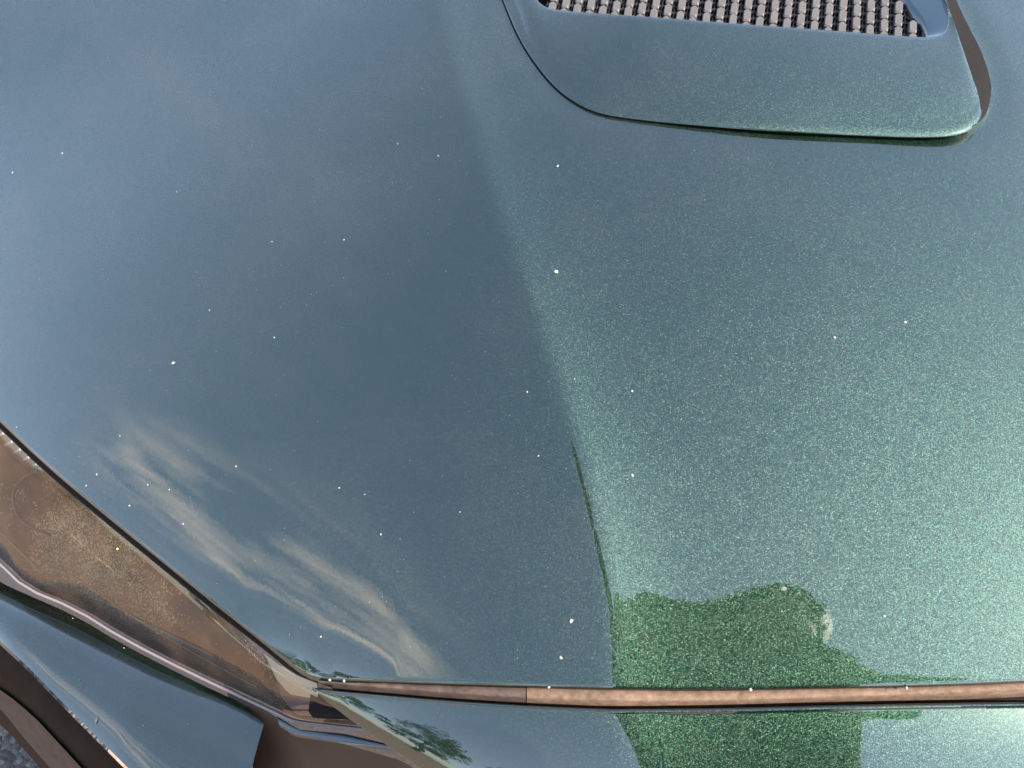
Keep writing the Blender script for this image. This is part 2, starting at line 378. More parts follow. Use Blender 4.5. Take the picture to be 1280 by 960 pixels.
B = np.zeros((nb+len(arcs)+1, len(bx), 3))
for j, x in enumerate(bx):
    yd = np.interp(x, DG[:, 0], DG[:, 1]) if x < DG[-1, 0] else -9
    y0 = ygap(x)
    dmax = min(max(y0 - yd, .001), 9)
    if x > DG[-1, 0]: amax = .36
    else: amax = np.interp(dmax, cyc, fa)
    for i, (d, dz) in enumerate(brow):
        d = min(d, dmax*.5); B[i, j] = (x, y0-d, z0b[j] - np.interp(d, cyc, szc) + dz)
    for i, a in enumerate(arcs):
        aa = min(rr, amax*.5) + a/.36*(amax-min(rr, amax*.5))
        curl = .006*math.exp(-(amax-aa)/.013) if x < DG[-1, 0] else 0
        B[nb+i, j] = (x, y0-np.interp(aa, fa, cyc), np.interp(x-.55*np.interp(aa, fa, cyc), bx, z0b)-np.interp(aa, fa, szc)-curl)
    e = B[nb+len(arcs)-1, j].copy(); e[2] -= .009; e[1] += .003; e[0] += .003; B[-1, j] = e
part(grid_obj('front_bumper', B, M['paint'], flip=True))

# --- seal strip in two lengths and the dark well below the gap
def strip(name, x0, x1, mat, ya, yb, dz0, dz1, n=90):
    xx = np.linspace(x0, x1, n); G = np.zeros((6, n, 3))
    ya_, yb_ = ya(xx), yb(xx); zb = bonnet(xx, yedge_all(xx))
    for i, (t, dz) in enumerate([(0, -.02), (0, 0), (.12, .0012), (.88, .0012), (1, 0), (1, -.02)]):
        G[i, :, 0] = xx; G[i, :, 1] = ya_*(1-t)+yb_*t; G[i, :, 2] = zb + dz0*(1-t)+dz1*t + dz
    return part(grid_obj(name, G, mat, flip=True))
xj = hit(658, 868, b0)[0]; xt = hit(396, 853, b0)[0]
fa_ = lambda x: yedge_all(x) + .0015
fb_ = lambda x: ygap(x) + .0062
strip('seal_strip', xt, xj-.0004, M['seal_dark'], fa_, fb_, -.0085, -.0085)
strip('seal_strip', xj+.0004, .94, M['seal'], fa_, fb_, -.008, -.008)
strip('gap_well', xt-.01, .94, M['black'], lambda x: yedge_all(x)+.02, lambda x: ygap(x)-.015, -.028, -.028)

# --- headlight
HU = [(-200, 360), (-60, 482), (0, 536), (55, 589), (130, 652), (210, 717), (270, 766), (330, 812), (365, 841), (392, 852), (415, 860)]
HL = [(-200, 560), (-60, 655), (0, 704), (31, 735), (95, 761), (154, 798), (240, 842), (350, 893), (366, 902), (420, 908), (480, 914)]
HLZ = [.535, .575, .60, .607, .62, .637, .66, .70, .708, .727, .745]
nT = 90
U = np.array([hit(*p, lambda x, y: bonnet(x, y)-.012) for p in smooth_poly(HU, nT, 1)])
hl_px = smooth_poly([(*p, z) for p, z in zip(HL, HLZ)], nT, 1)
# parametrise both by the same ratio of length
Lw = np.array([at(a, b_, z) for a, b_, z in hl_px])
def loft(A, Bc, n, bulge, dirv=(0, 0, 1), prof=None):
    G = np.zeros((n, len(A), 3)); dv = np.array(dirv, float); dv /= np.linalg.norm(dv)
    for i in range(n):
        t = i/(n-1); G[i] = A*(1-t)+Bc*t + dv[None, :]*bulge*(4*t*(1-t) if prof is None else prof(t))
    return G
hl_root = empty('headlight'); part(hl_root)
hl_root.location = (0, 0, 0)
def sub(o, p): o.parent = p; return o
lens = sub(grid_obj('lens', loft(U, Lw, 24, .009, (-.5, -.5, .7)), M['lens'], flip=True), hl_root)
inner = loft(U, Lw, 24, -.03, (-.5, -.5, .7)); inner += np.array([.010, .012, -.012])
inner = np.concatenate([inner, (Lw + np.array([.0035, .0035, -.0045]))[None]], 0)
sub(grid_obj('reflector_bowl', inner, M['bowl'], flip=True), hl_root)
tube_pts = Lw[2:-2]
sub(tube('lens_rim', tube_pts, .0021, M['rim'], None, 8), hl_root)
def project(P):
    q = np.asarray(P) - CAM; zc = q @ FW
    return np.stack([640 + FPX*q[..., 0]/zc, 480 - FPX*(q @ UP)/zc], -1)
LG = loft(U, Lw, 24, .009, (-.5, -.5, .7)); LP = project(LG)
def on_lens(px, py, off):
    d = (LP[..., 0]-px)**2 + (LP[..., 1]-py)**2; i, j = np.unravel_index(d.argmin(), d.shape)
    i = min(max(i, 1), LG.shape[0]-2); j = min(max(j, 1), LG.shape[1]-2)
    n = np.cross(LG[i, j+1]-LG[i, j-1], LG[i+1, j]-LG[i-1, j]); n /= np.linalg.norm(n)
    if n[2] < 0: n = -n
    r_ = ray(px, py); t = (LG[i, j]-n*off-CAM).dot(n)/r_.dot(n); return CAM + r_*t
BOWL_SPOT.inputs[1].default_value = tuple(on_lens(105, 690, .03))
# black strip standing for the shade in the gap between bonnet edge and lens
gk = np.stack([np.array([hit(*p, lambda x, y: bonnet(x, y)-.010) for p in smooth_poly([(a, b_-9) for a, b_ in HU], nT, 1)]), U], 0)
gk[1, :, 2] -= .002
sub(grid_obj('lens_gap_shade', gk, M['black'], flip=True), hl_root)
# cream end of the reflector, chrome ribs, rings and edges seen through the lens
cr_u = resample([on_lens(a, b_, .005) for a, b_ in [(329, 816), (350, 832), (372, 845), (396, 854)]], 12)
cr_l = resample([on_lens(a, b_, .005) for a, b_ in [(334, 824), (345, 848), (362, 868), (398, 874)]], 12)
sub(grid_obj('reflector_tip', loft(cr_u, cr_l, 6, .001), M['cream'], flip=True), hl_root)
cr_l2 = resample([on_lens(a, b_, .006) for a, b_ in [(345, 848), (362, 868), (398, 874), (415, 880)]], 12)
cr_m = resample([on_lens(a, b_, .006) for a, b_ in [(352, 872), (370, 893), (410, 897), (440, 900)]], 12)
sub(grid_obj('reflector_shelf', loft(cr_l2, cr_m, 5, .001), M['ring'], flip=True), hl_root)
for (a, b_) in [(-6, 532), (4, 542), (14, 553), (25, 562), (37, 571), (48, 579)]:
    sub(tube('rib', [on_lens(a-7, b_+4, .006), on_lens(a, b_, .004), on_lens(a+7, b_-5, .006)], .0019, M['chrome'], None, 6), hl_root)
def line(name, pts, off, rad, mat):
    sub(tube(name, [on_lens(a, b_, off) for a, b_ in smooth_poly(pts, 30, 2)], rad, mat, None, 6), hl_root)
line('rib_border', [(-20, 540), (0, 556), (25, 575), (45, 585), (66, 591)], .004, .0010, M['rim'])
line('projector_ring', [(47, 588), (28, 598), (17, 612), (16, 628), (22, 645), (38, 660), (62, 668)], .012, .0020, M['ring'])
0 and line('projector_ring', [(42, 582), (18, 592), (6, 610), (4, 630), (12, 652), (30, 672)], .010, .0018, M['ring'])
line('bowl_edge', [(50, 687), (62, 684), (80, 686), (96, 694)], .006, .0006, M['gold'])
line('bowl_edge', [(54, 704), (75, 712), (95, 722), (122, 740), (150, 760), (200, 792), (260, 826), (320, 858)], .007, .0008, M['gold'])
line('inner_flange', [(-20, 646), (0, 664), (20, 684), (48, 711)], .004, .0018, M['rim'])

# --- side panel of the bumper under the headlight
SA = [(-120, 700-30), (-60, 690), (0, 728), (31, 742), (95, 770), (154, 806), (240, 850), (304, 880), (330, 905)]
SAZ = [.535, .555, .578, .588, .603, .621, .646, .666, .676]
SB = [(-160, 640), (-90, 720), (0, 801), (40, 838), (80, 880), (120, 920), (157, 957), (230, 1030), (290, 1090)]
SBZ = [.55, .57, .602, .612, .620, .630, .640, .655, .668]
sa = np.array([at(*p) for p in smooth_poly([(*p, z) for p, z in zip(SA, SAZ)], 60, 1)])
sb = np.array([at(*p) for p in smooth_poly([(*p, z) for p, z in zip(SB, SBZ)], 60, 1)])
part(grid_obj('bumper_side_panel', loft(sa, sb, 30, .010), M['paint'], flip=True))
# --- dark vent panel and its slate bracket
va = np.array([at(*p) for p in [(280, 855, .668), (320, 878, .68), (370, 915, .695), (430, 930, .705), (500, 950, .71), (560, 985, .712)]])
vb = np.array([at(*p) for p in [(325, 985, .60), (355, 1000, .60), (400, 1020, .60), (450, 1035, .60), (520, 1050, .60), (590, 1070, .60)]])
va, vb = resample(va, 30), resample(vb, 30)
part(grid_obj('vent_panel', loft(va, vb, 8, 0), M['vent'], flip=True))
ka = resample([at(*p) for p in [(346, 895, .712), (374, 912, .722), (430, 917, .735), (485, 930, .745)]], 24)
kb = resample([at(*p) for p in [(350, 908, .713), (370, 921, .718), (430, 930, .733), (495, 939, .745)]], 24)
part(grid_obj('bracket', loft(ka, kb, 8, .002), M['bracket'], flip=True))
# --- gloss flare below the side panel
fa2 = np.array([at(*p) for p in smooth_poly([(px-2, py+3, z-.004) for (px, py), z in zip(SB, SBZ)], 60, 1)])
FB = [(-160, 760), (-90, 830), (0, 905), (20, 925), (50, 960), (90, 1010), (130, 1060), (170, 1110)]
FBZ = [.44, .45, .465, .47, .475, .48, .485, .49]
fb2 = np.array([at(*p) for p in smooth_poly([(*p, z) for p, z in zip(FB, FBZ)], 60, 1)])
TG = loft(fa2, fb2, 24, .012)
trim = part(grid_obj('wheel_arch_trim', TG, M['gloss'], flip=True))
# long pointed oval on the trim: the ground's reflection put in as brown colour
J0, J1 = 22, 59; ins = np.zeros((9, J1-J0+1, 3))
for k, j in enumerate(range(J0, J1+1)):
    u = k/(J1-J0); half = .20*min(1, math.sqrt(u*4)); mid_ = .60
    for i in range(9):
        t = mid_ - half + 2*half*i/8; f_ = t*23; i0 = int(f_); ins[i, k] = TG[i0, j]*(1-f_+i0) + TG[min(i0+1, 23), j]*(f_-i0)
ins += np.array([-.0012, -.0012, .0018])
sub(grid_obj('trim_ground_reflection', ins, M['brown'], flip=True), trim)

# --- dark inner panels that close the body under the bonnet and behind bumper and headlight
xi = np.linspace(X0, .93, 70); IG = np.zeros((60, 70, 3)); yi = yedge_all(xi)
for i, t in enumerate(np.linspace(0, 1, 60)):
    y = yi + .035 + t*(1.58-yi-.035); IG[i, :, 0] = xi; IG[i, :, 1] = y; IG[i, :, 2] = bonnet(xi, y) - .045
part(grid_obj('inner_panel', IG, M['black']))
lowr = np.stack([IG[0], IG[0]*[1, 1, 0] + [0, .02, .45], IG[0]*[1, 1, 0] + [0, .06, .16]], 0)
part(grid_obj('bulkhead', lowr, M['black'], flip=True))
# --- scoop: low panel with a grille opening
def scoop():
    top = empty('scoop'); part(top)
    # pixel outlines: base on the bonnet, lip of the panel, opening
    base = [(600, -90), (612, -45), (628, 0), (648, 50), (678, 95), (705, 122), (742, 142), (790, 149), (860, 155.5), (960, 162.5), (1080, 168.5), (1170, 171), (1205, 169), (1228, 159), (1240, 140), (1240, 105), (1228, 65), (1208, 28), (1192, -5), (1170, -60), (1150, -110)]
    lip = [(600, -90), (612, -45), (629, -1), (650, 50), (680, 93), (706, 119), (743, 140), (790, 148), (860, 154), (960, 161), (1080, 167), (1165, 169), (1200, 166), (1220, 156), (1230, 142), (1224, 115), (1208, 80), (1192, 42), (1184, -5), (1165, -60), (1145, -110)]
    opn = [(640, -90), (655, -35), (668, -4), (674, 4), (682, 9), (690, 12), (715, 15), (760, 18), (830, 23), (920, 30), (1020, 37), (1120, 45), (1150, 47), (1166, 47), (1180, 43), (1186, 34), (1187, 20), (1183, 5), (1172, -15), (1155, -60), (1138, -110)]
    lift = [.002]*8 + [.004, .007, .006, .008, .009, .010, .011, .012, .013, .013, .013, .013, .013]
    n = 240
    Bp = smooth_poly([(*p, 0) for p in base], n, 2); 
    # keep the three outlines in step: refine by index, not by length
    def dense(pts):
        P = np.array(pts, float)
        for _ in range(3):
            Q = [P[0]]
            for a, b_ in zip(P[:-1], P[1:]): Q += [a*.75+b_*.25, a*.25+b_*.75]
            P = np.array(Q+[P[-1]])
        return P
    Bd = dense(base); Ld = dense([(*p, l) for p, l in zip(lip, lift)]); Od = dense(opn)
    b3 = np.array([hit(a, c_, lambda x, y: bonnet(x, y)-.003) for a, c_ in Bd])
    l3 = np.array([hit(a, c_, lambda x, y: bonnet(x, y)+z) for a, c_, z in Ld])
    o3 = np.array([hit(a, c_, lambda x, y: bonnet(x, y)+z) for (a, c_), z in zip(Od, .007+.010*np.clip((Od[:, 0]-680)/120, 0, 1))])
    # a shallow dished surround in the bonnet sheet
    co = np.empty(len(bon.data.vertices)*3); bon.data.vertices.foreach_get('co', co); co = co.reshape(-1, 3)
    near = np.where((co[:, 0] > b3[:, 0].min()-.08) & (co[:, 0] < b3[:, 0].max()+.08) & (co[:, 1] > b3[:, 1].min()-.08))[0]
    A_, B_ = b3[:-1:2, :2], b3[2::2, :2]; m_ = min(len(A_), len(B_)); A_, B_ = A_[:m_], B_[:m_]
    best = np.full(len(near), 9.)
    for a_, b_ in zip(A_, B_):
        ab = b_-a_; ap = co[near, :2]-a_; t = np.clip((ap@ab)/max(ab@ab, 1e-12), 0, 1); best = np.minimum(best, np.linalg.norm(ap-t[:, None]*ab, axis=1))
    co[near, 2] -= .0020*np.exp(-(best/.017)**2); bon.data.vertices.foreach_set('co', co.ravel()); bon.data.update()
    b3[:, 2] -= .0016
    # the bonnet is open under the scoop
    mid = (l3*.35+o3*.65)[:, :2]
    def inside(x, y):
        res = False; n_ = len(mid)
        for i in range(n_):
            xa, ya = mid[i]; xb, yb = mid[i-1]
            if (ya > y) != (yb > y) and x < (xb-xa)*(y-ya)/(yb-ya)+xa: res = not res
        return res
    lo, hi = mid.min(0), mid.max(0)
    rowsG = [b3, b3*.5+l3*.5, ]
    bm = bmesh.new(); bm.from_mesh(bon.data)
    dead = []
    for fc in bm.faces:
        c_ = fc.calc_center_median()
        if lo[0] < c_.x < hi[0] and lo[1] < c_.y < hi[1] and inside(c_.x, c_.y): dead.append(fc)
    bmesh.ops.delete(bm, geom=dead, context='FACES'); bm.to_mesh(bon.data); bm.free()
    inw = (o3-l3); ln = np.linalg.norm(inw, axis=1)[:, None]; iu = inw/np.maximum(ln, 1e-6)
    rl = np.minimum(.012, ln*.3)
    drop = np.minimum(np.r_[Ld[:, 2]][:, None]*.5, .0035)
    for a in np.linspace(0, 90, 8):
        p = l3 + iu*rl*(1-math.cos(R(a))); p = p.copy(); p[:, 2:3] -= drop*(1-math.sin(R(a))); rowsG.append(p)
    q = rowsG[-1]
    for t in np.linspace(0, 1, 22)[1:]:
        p = q*(1-t)+o3*t; p = p.copy(); p[:, 2] += .003*4*t*(1-t); rowsG.append(p)
    e = o3.copy()
    for dz, di in ((-.0006, .0014), (-.003, .0022), (-.022, .0024)):
        p = o3 + iu*di; p[:, 2] += dz; rowsG.append(p)
    sub(grid_obj('scoop_panel', np.array(rowsG), M['paint'], flip=True), top)
    n_ = len(b3); i0, i1 = int(n_*.64), n_-12
    wl, wb = l3[i0:i1].copy(), b3[i0:i1].copy(); wl[:, 2] -= drop[i0:i1, 0]*.6; off = wb-wl; off[:, 2] = 0; off /= np.maximum(np.linalg.norm(off, axis=1)[:, None], 1e-6)
    k_ = np.clip(np.arange(i1-i0)/16, 0, 1)[:, None]; wb = wl*(1-k_) + wb*k_
    sk = loft(wl + off*.0006*k_, wb + off*(.0012)*k_ + np.array([0, 0, .002]), 5, .0004, (1, 0, .6))
    sub(grid_obj('side_wall_strip', sk, M['side_wall'], flip=True), top)  # dark strip laid over the scoop's right wall
    gp = [Vector(p)+Vector((0, -.0004, .0026)) for p in b3[6:-66]]
    sub(tube('scoop_gap_shade', gp, .0013, M['black'], None, 6), top)  # black tube standing for the shade in the gap round the scoop
    # bezel on the right of the grille
    bo = [(1120, 46), (1150, 48), (1168, 48), (1182, 43), (1187, 33), (1188, 18), (1183, 3), (1172, -16), (1155, -60), (1138, -110)]
    bi = [(1120, 46.5), (1140, 47), (1155, 47), (1157, 45), (1157, 38), (1153, 28), (1146, 18), (1130, -2), (1108, -40), (1080, -90)]
    A = np.array([hit(a, c_, lambda x, y: bonnet(x, y)+.0165) for a, c_ in dense(bo)]); C = np.array([hit(a, c_, lambda x, y: bonnet(x, y)+.008) for a, c_ in dense(bi)])
    G = loft(A, C, 8, 0); D = C.copy(); D[:, 2] -= .02; G = np.concatenate([G, D[None]], 0)
    sub(grid_obj('grille_bezel', G, M['bracket'], flip=False), top)
    # grille
    hg = lambda x, y: bonnet(x, y)+.001
    P0 = hit(690, 12, hg); P1 = hit(1157, 46, hg)
    ux = Vector(P1-P0).normalized(); up_ = Vector((0, 1, .17)); uy = (up_ - ux*up_.dot(ux)).normalized(); uz = ux.cross(uy)
    Mx = Matrix(((ux.x, uy.x, uz.x, P0[0]), (ux.y, uy.y, uz.y, P0[1]), (ux.z, uy.z, uz.z, P0[2]), (0, 0, 0, 1)))
    gr = empty('grille'); gr.parent = top; gr.matrix_local = Mx
    Wd = (Vector(P1)-Vector(P0)).length
    pitch = Wd/28.0; ph = pitch*1.32
    # one pin: rounded tab with a raised, chamfered face
    bm = bmesh.new()
    def ring(sx, sy0, sy1, z, ch):
        pts = [(-sx, sy0+ch*.4), (-sx+ch*.4, sy0), (sx-ch*.4, sy0), (sx, sy0+ch*.4), (sx, sy1-ch), (sx-ch, sy1), (-sx+ch, sy1), (-sx, sy1-ch)]
        return [bm.verts.new((a, b_, z)) for a, b_ in pts]
    w_, l_ = pitch*.285, ph*.445
    r0 = ring(w_*1.05, -l_*1.02, l_, -.004, w_*.7); r1_ = ring(w_*1.02, -l_, l_*.98, .0035, w_*.7); r2_ = ring(w_*.82, -l_*.80, l_*.82, .0050, w_*.6)
    for a, b_ in ((r0, r1_), (r1_, r2_)):
        for k in range(8): bm.faces.new((a[k], a[(k+1) % 8], b_[(k+1) % 8], b_[k]))
    bm.faces.new(r2_)
    pin = bm_obj('grille_pin', bm, M['pin'], gr, False)
    first = True; cnt = 0
    for i in range(29):
        xcol = i*pitch
        for j in range(-1, 9):
            y = j*ph + (ph*.5 if i % 2 else 0)
            # inside the opening: right edge leans inwards
            if y > 0.006+.02*0 and xcol > Wd - .004 - y*.62: continue
            if xcol < -.2*y: continue
            if y < -.012: continue
            c_ = pin if first else pin.copy()
            if not first: COL.objects.link(c_)
            first = False
            c_.parent = gr; c_.location = (xcol, y, rnd.uniform(-.0006, .0006)); c_.rotation_euler = (rnd.uniform(-.02, .05)+.06, rnd.uniform(-.05, .05), rnd.uniform(-.03, .03)); cnt += 1
    # wire lattice
    V = []; Fc = []
    def wire(a, b_, rw=.0008):
        a, b_ = Vector(a), Vector(b_); t = (b_-a).normalized(); s = t.cross(Vector((0, 0, 1))).normalized()*rw; u = Vector((0, 0, rw))
        k = len(V)
        for p in (a, b_): V.extend([p+s-u, p+u*1.2, p-s-u])
        Fc.extend([(k, k+1, k+4, k+3), (k+1, k+2, k+5, k+4)])
    for i in range(29):
        for j in range(-1, 9):
            x = i*pitch; y = j*ph + (ph*.5 if i % 2 else 0)
            if x > Wd - y*.62 + .004: continue
            for sx in (-1, 1):
                wire((x, y+l_*.9, .0005), (x+sx*pitch*.5, y+ph*.5, .0005)); wire((x+sx*pitch*.5, y-ph*.02, .0005), (x+sx*pitch*.5, y+ph*.5, .0005)); wire((x, y-l_*.6, .0005), (x+sx*pitch*.5, y+.0, .0005))
    w = obj('grille_wire', V, Fc, M['wire'], gr, False); w['kind'] = 'stuff'
    bk = obj('grille_backing', [(-.004, -.01, -.012), (Wd+.01, -.01, -.012), (Wd-.04, .12, -.012), (-.03, .12, -.012)], [(0, 1, 2, 3)], M['black'], gr, False)
    return cnt
npins = scoop(); print('pins', npins)


# ------------------------------------------------------------------ the photographer, the phone, trees behind
M['cloth'] = plastic('dark navy cloth', (.016, .019, .026), .9); M['jeans'] = plastic('dark trousers', (.018, .018, .022), .9)
M['skin'] = plastic('skin', (.15, .085, .055), .55); M['hair'] = plastic('dark hair', (.014, .011, .009), .6); M['shoe'] = plastic('black shoe', (.02, .02, .02), .5)
M['eye'] = plastic('eye', (.06, .045, .035), .2); M['phone'] = plastic('black phone glass', (.012, .012, .014), .1)
def skin_mesh(V, E, rad, root, levels=2):
    me = bpy.data.meshes.new('tmp'); me.from_pydata(V, E, []); o = bpy.data.objects.new('tmp', me); COL.objects.link(o)
    m = o.modifiers.new('s', 'SKIN'); m.use_smooth_shade = True
    for i, v in enumerate(me.skin_vertices[0].data):
        v.radius = rad[i] if isinstance(rad[i], tuple) else (rad[i], rad[i]); v.use_root = (i == root)
    sd = o.modifiers.new('d', 'SUBSURF'); sd.levels = levels; sd.render_levels = levels
    dg = bpy.context.evaluated_depsgraph_get(); dg.update()
    res = bpy.data.meshes.new_from_object(o.evaluated_get(dg)); bpy.data.objects.remove(o); return res
def person():
    px, py = .22, -.375
    root = empty('person', (px, py, 0)); tag(root, 'person in dark clothes leaning over the car front, one arm reaching out', 'person')
    J = [(0, 0, .93), (0, .06, 1.10), (0, .15, 1.28), (0, .235, 1.42), (0, .28, 1.52), (0, .30, 1.60), (0, .325, 1.69), (0, .32, 1.77)]
    rad = [(.15, .11), (.145, .105), (.165, .11), (.14, .095), (.062, .06), (.062, .065), (.078, .095), (.066, .08)]
    E = [(i, i+1) for i in range(7)]
    def chain(start, pts, rs):
        k = start
        for p, r_ in zip(pts, rs): J.append(p); rad.append(r_); E.append((k, len(J)-1)); k = len(J)-1
        return k
    for sx in (-1, 1): chain(0, [(sx*.10, 0, .86), (sx*.12, .03, .50), (sx*.13, -.01, .11)], [.095, .062, .045])
    # hands in person space, on the two ends of the phone
    pc = Vector(PHONE_C) - Vector((px, py, 0))
    hands = {}
    for sx in (-1, 1):
        hx = pc.x + (.098 if sx > 0 else -.105)
        hands[sx] = Vector((hx + sx*.012, pc.y, pc.z)) - Vector(FW)*.035 - Vector(UP)*.03
        if sx < 0:
            hands[sx] = Vector((-.125-px, .345-py, 1.645)); wr = Vector((-.105-px, .22-py, 1.635))
            chain(3, [(sx*.175, .235, 1.44), (.055-px, -.025-py, 1.735), tuple(wr)], [.068, .064, .056]); continue
        chain(3, [(sx*.175, .235, 1.44), (sx*.27, .29, 1.33), tuple(hands[sx]+Vector((sx*.035, -.075, -.055)))], [.075, .056, .034])
    # feet
    me = skin_mesh(J, E, rad, 0)
    bm = bmesh.new(); bm.from_mesh(me)
    def limb(pts, rs, sides=8):
        P = [Vector(p) for p in pts]; rings = []
        for i, p in enumerate(P):
            t = (P[min(i+1, len(P)-1)] - P[max(i-1, 0)]).normalized(); a = t.orthogonal().normalized(); b_ = t.cross(a)
            rings.append([bm.verts.new(p + (a*math.cos(q)+b_*math.sin(q))*rs[i]) for q in [2*math.pi*k/sides for k in range(sides)]])
        for i in range(len(P)-1):
            for k in range(sides): bm.faces.new((rings[i][k], rings[i][(k+1) % sides], rings[i+1][(k+1) % sides], rings[i+1][k]))
        bm.faces.new(rings[0][::-1]); bm.faces.new(rings[-1])
    fwd = Vector(FW); up = Vector(UP)
    for sx in (-1, 1):
        h = hands[sx]; X = Vector((sx, 0, 0))
        limb([(sx*.13, -.06, .05), (sx*.13, -.01, .085), (sx*.135, .10, .055), (sx*.14, .19, .035)], [.035, .05, .042, .022], 12)
        if sx < 0:
            d_ = (h-wr).normalized(); sd_ = Vector((1, 0, 0)); limb([wr, wr*.5+h*.5, h], [.026, .036, .034], 10)
            for k in range(4):
                o0 = h + sd_*(.026-.0175*k); L = (.072, .08, .074, .058)[k]
                limb([o0 - d_*.015, o0 + d_*L*.4 + Vector((0, 0, .004)), o0 + d_*L*.75, o0 + d_*L + Vector((0, 0, -.008))], [.0098, .0092, .0085, .0065])
            limb([wr + d_*.02 + sd_*.022, wr + d_*.06 + sd_*.05, wr + d_*.095 + sd_*.058], [.014, .0115, .0085]); continue
        w = h + Vector((sx*.035, -.075, -.055))
        limb([w, h*.6+w*.4, h, h+(pc-h)*.12+Vector((0, .012, .02))], [.027, .036, .040, .030], 10)
        e = pc + X*.080
        for k in range(4):      # fingers wrap behind the phone
            b_ = h + up*(.028-.018*k) + X*-.008 + fwd*(.008 if sx > 0 else -.012)
            L = (.9, 1.0, .95, .75)[k]
            tip = pc + X*((.080-.045*L) if sx > 0 else .088) + up*(.03-.019*k) + fwd*(.014 if sx > 0 else -.006)
            mid = e + up*(.03-.019*k) + fwd*(.018 if sx > 0 else -.012) + X*.014
            limb([b_, (b_+mid)/2+X*.006, mid, tip*.5+mid*.5+fwd*.003, tip], [.0095, .009, .0085, .008, .006])
        tb = h + up*.018 - fwd*.006
        limb([tb, tb+(e-tb)*.5-fwd*.014+up*.012, e - fwd*.012 + up*.012, e - X*.03 - fwd*.010+up*.006], [.013, .011, .010, .008])
    # nose, ears
    hd = Vector((0, .325, 1.70))
    limb([hd+Vector((0, .085, .02)), hd+Vector((0, .106, -.01)), hd+Vector((0, .108, -.022)), hd+Vector((0, .088, -.032))], [.008, .011, .014, .010])
    for sx in (-1, 1): limb([hd+Vector((sx*.072, 0, .025)), hd+Vector((sx*.084, -.005, .01)), hd+Vector((sx*.078, 0, -.03))], [.010, .014, .008])
    limb([hd+Vector((-.024, .083, -.058)), hd+Vector((0, .093, -.056)), hd+Vector((.024, .083, -.058))], [.004, .008, .004])
    for f in bm.faces:
        c = f.calc_center_median(); f.smooth = True
        hand = any((c-hands[q]).length < .085 for q in hands) or ((c-pc).length < .10 and c.y > pc.y-.05)
        f.material_index = 0 if hand or c.z > 1.54 and abs(c.x) < .12 else (3 if c.z < .095 else (2 if c.z < .97 else 1))
    b = bm_obj('body', bm, [M['skin'], M['cloth'], M['jeans'], M['shoe']], root, True)
    # hair
    bm = bmesh.new(); bmesh.ops.create_uvsphere(bm, u_segments=28, v_segments=18, radius=1)
    for v in list(bm.verts):
        v.co = Vector((v.co.x*.100, v.co.y*.118, v.co.z*.110)) + Vector((0, .312, 1.735)); v.co += Vector((rnd.uniform(-1, 1), rnd.uniform(-1, 1), rnd.uniform(-1, 1)))*.0025
    bmesh.ops.delete(bm, geom=[v for v in bm.verts if (v.co.y > .37 and v.co.z < 1.775) or v.co.z < 1.66], context='VERTS')
    bm_obj('hair', bm, M['hair'], root, True)
    for sx in (-1, 1):
        bm = bmesh.new(); bmesh.ops.create_uvsphere(bm, u_segments=12, v_segments=8, radius=.010)
        o = bm_obj('eye', bm, M['eye'], root, True); o.location = hd + Vector((sx*.030, .080, .012))
PHONE_C = CAM - FW*.016 + np.array([.058, 0, 0]) - UP*.020
def phone():
    root = empty('phone'); tag(root, 'black phone held level in one hand above the bonnet', 'phone')
    root.matrix_world = Matrix(((1, 0, 0, PHONE_C[0]), (0, UP[1], -FW[1], PHONE_C[1]), (0, UP[2], -FW[2], PHONE_C[2]), (0, 0, 0, 1)))
    def slab(name, sx, sy, sz, loc, mat, bev):
        bm = bmesh.new(); bmesh.ops.create_cube(bm, size=1)
        for v in bm.verts: v.co = Vector((v.co.x*sx, v.co.y*sy, v.co.z*sz))
        bmesh.ops.bevel(bm, geom=[e for e in bm.edges if abs(e.verts[0].co.z-e.verts[1].co.z) > sz*.5], offset=bev, segments=5, affect='EDGES')
        o = bm_obj(name, bm, mat, root, False); o.location = loc; return o
    slab('case', .160, .076, .008, (0, 0, 0), M['phone'], .010)
    slab('screen', .154, .070, .0008, (0, 0, .0046), M['phone'], .008)
    slab('lens_plate', .018, .040, .0015, (-.058, .020-.024, -.0047), M['gloss'], .004)
phone(); person()
def tree(x, y, h, label, proto=[]):
    root = empty('tree', (x, y, 0)); tag(root, label, 'tree', 'trees around the car')
    if proto:
        for o in proto: c = o.copy(); COL.objects.link(c); c.parent = root
    else:
        pts = [(0, 0, 0), (.04, .02, .18), (-.02, .03, .38), (.02, 0, .62), (0, .02, .85)]
        proto.append(tube('trunk', pts, [.035, .028, .022, .014, .005], M['bark'], root, 8))
        V = []; Fc = []
        cl = []
        for k in range(46):
            a = rnd.uniform(0, 6.28); zc = rnd.uniform(.30, .98); rm = .34*math.sin(math.pi*min(1, (zc-.18)/.86))**.7
            cl.append((rm*math.sqrt(rnd.random())*math.cos(a), rm*math.sqrt(rnd.random())*math.sin(a), zc, rnd.uniform(.05, .11)))
        for (cx_, cy_, cz_, cr) in cl:
            for q in range(110):
                d = Vector((rnd.gauss(0, 1), rnd.gauss(0, 1), rnd.gauss(0, .8))).normalized()*cr*rnd.random()**.4
                p = Vector((cx_, cy_, cz_)) + d; u = Vector((rnd.gauss(0, 1), rnd.gauss(0, 1), rnd.gauss(0, 1))).normalized(); w = u.orthogonal().normalized()
                l = rnd.uniform(.010, .018); k = len(V)
                V += [p-u*l, p+w*l*.5, p+u*l, p-w*l*.5]; Fc.append((k, k+1, k+2, k+3))
        proto.append(obj('crown', V, Fc, M['leaf'], root, False))
    root.scale = (h, h, h); root.rotation_euler = (0, 0, rnd.uniform(0, 6.28)); return root
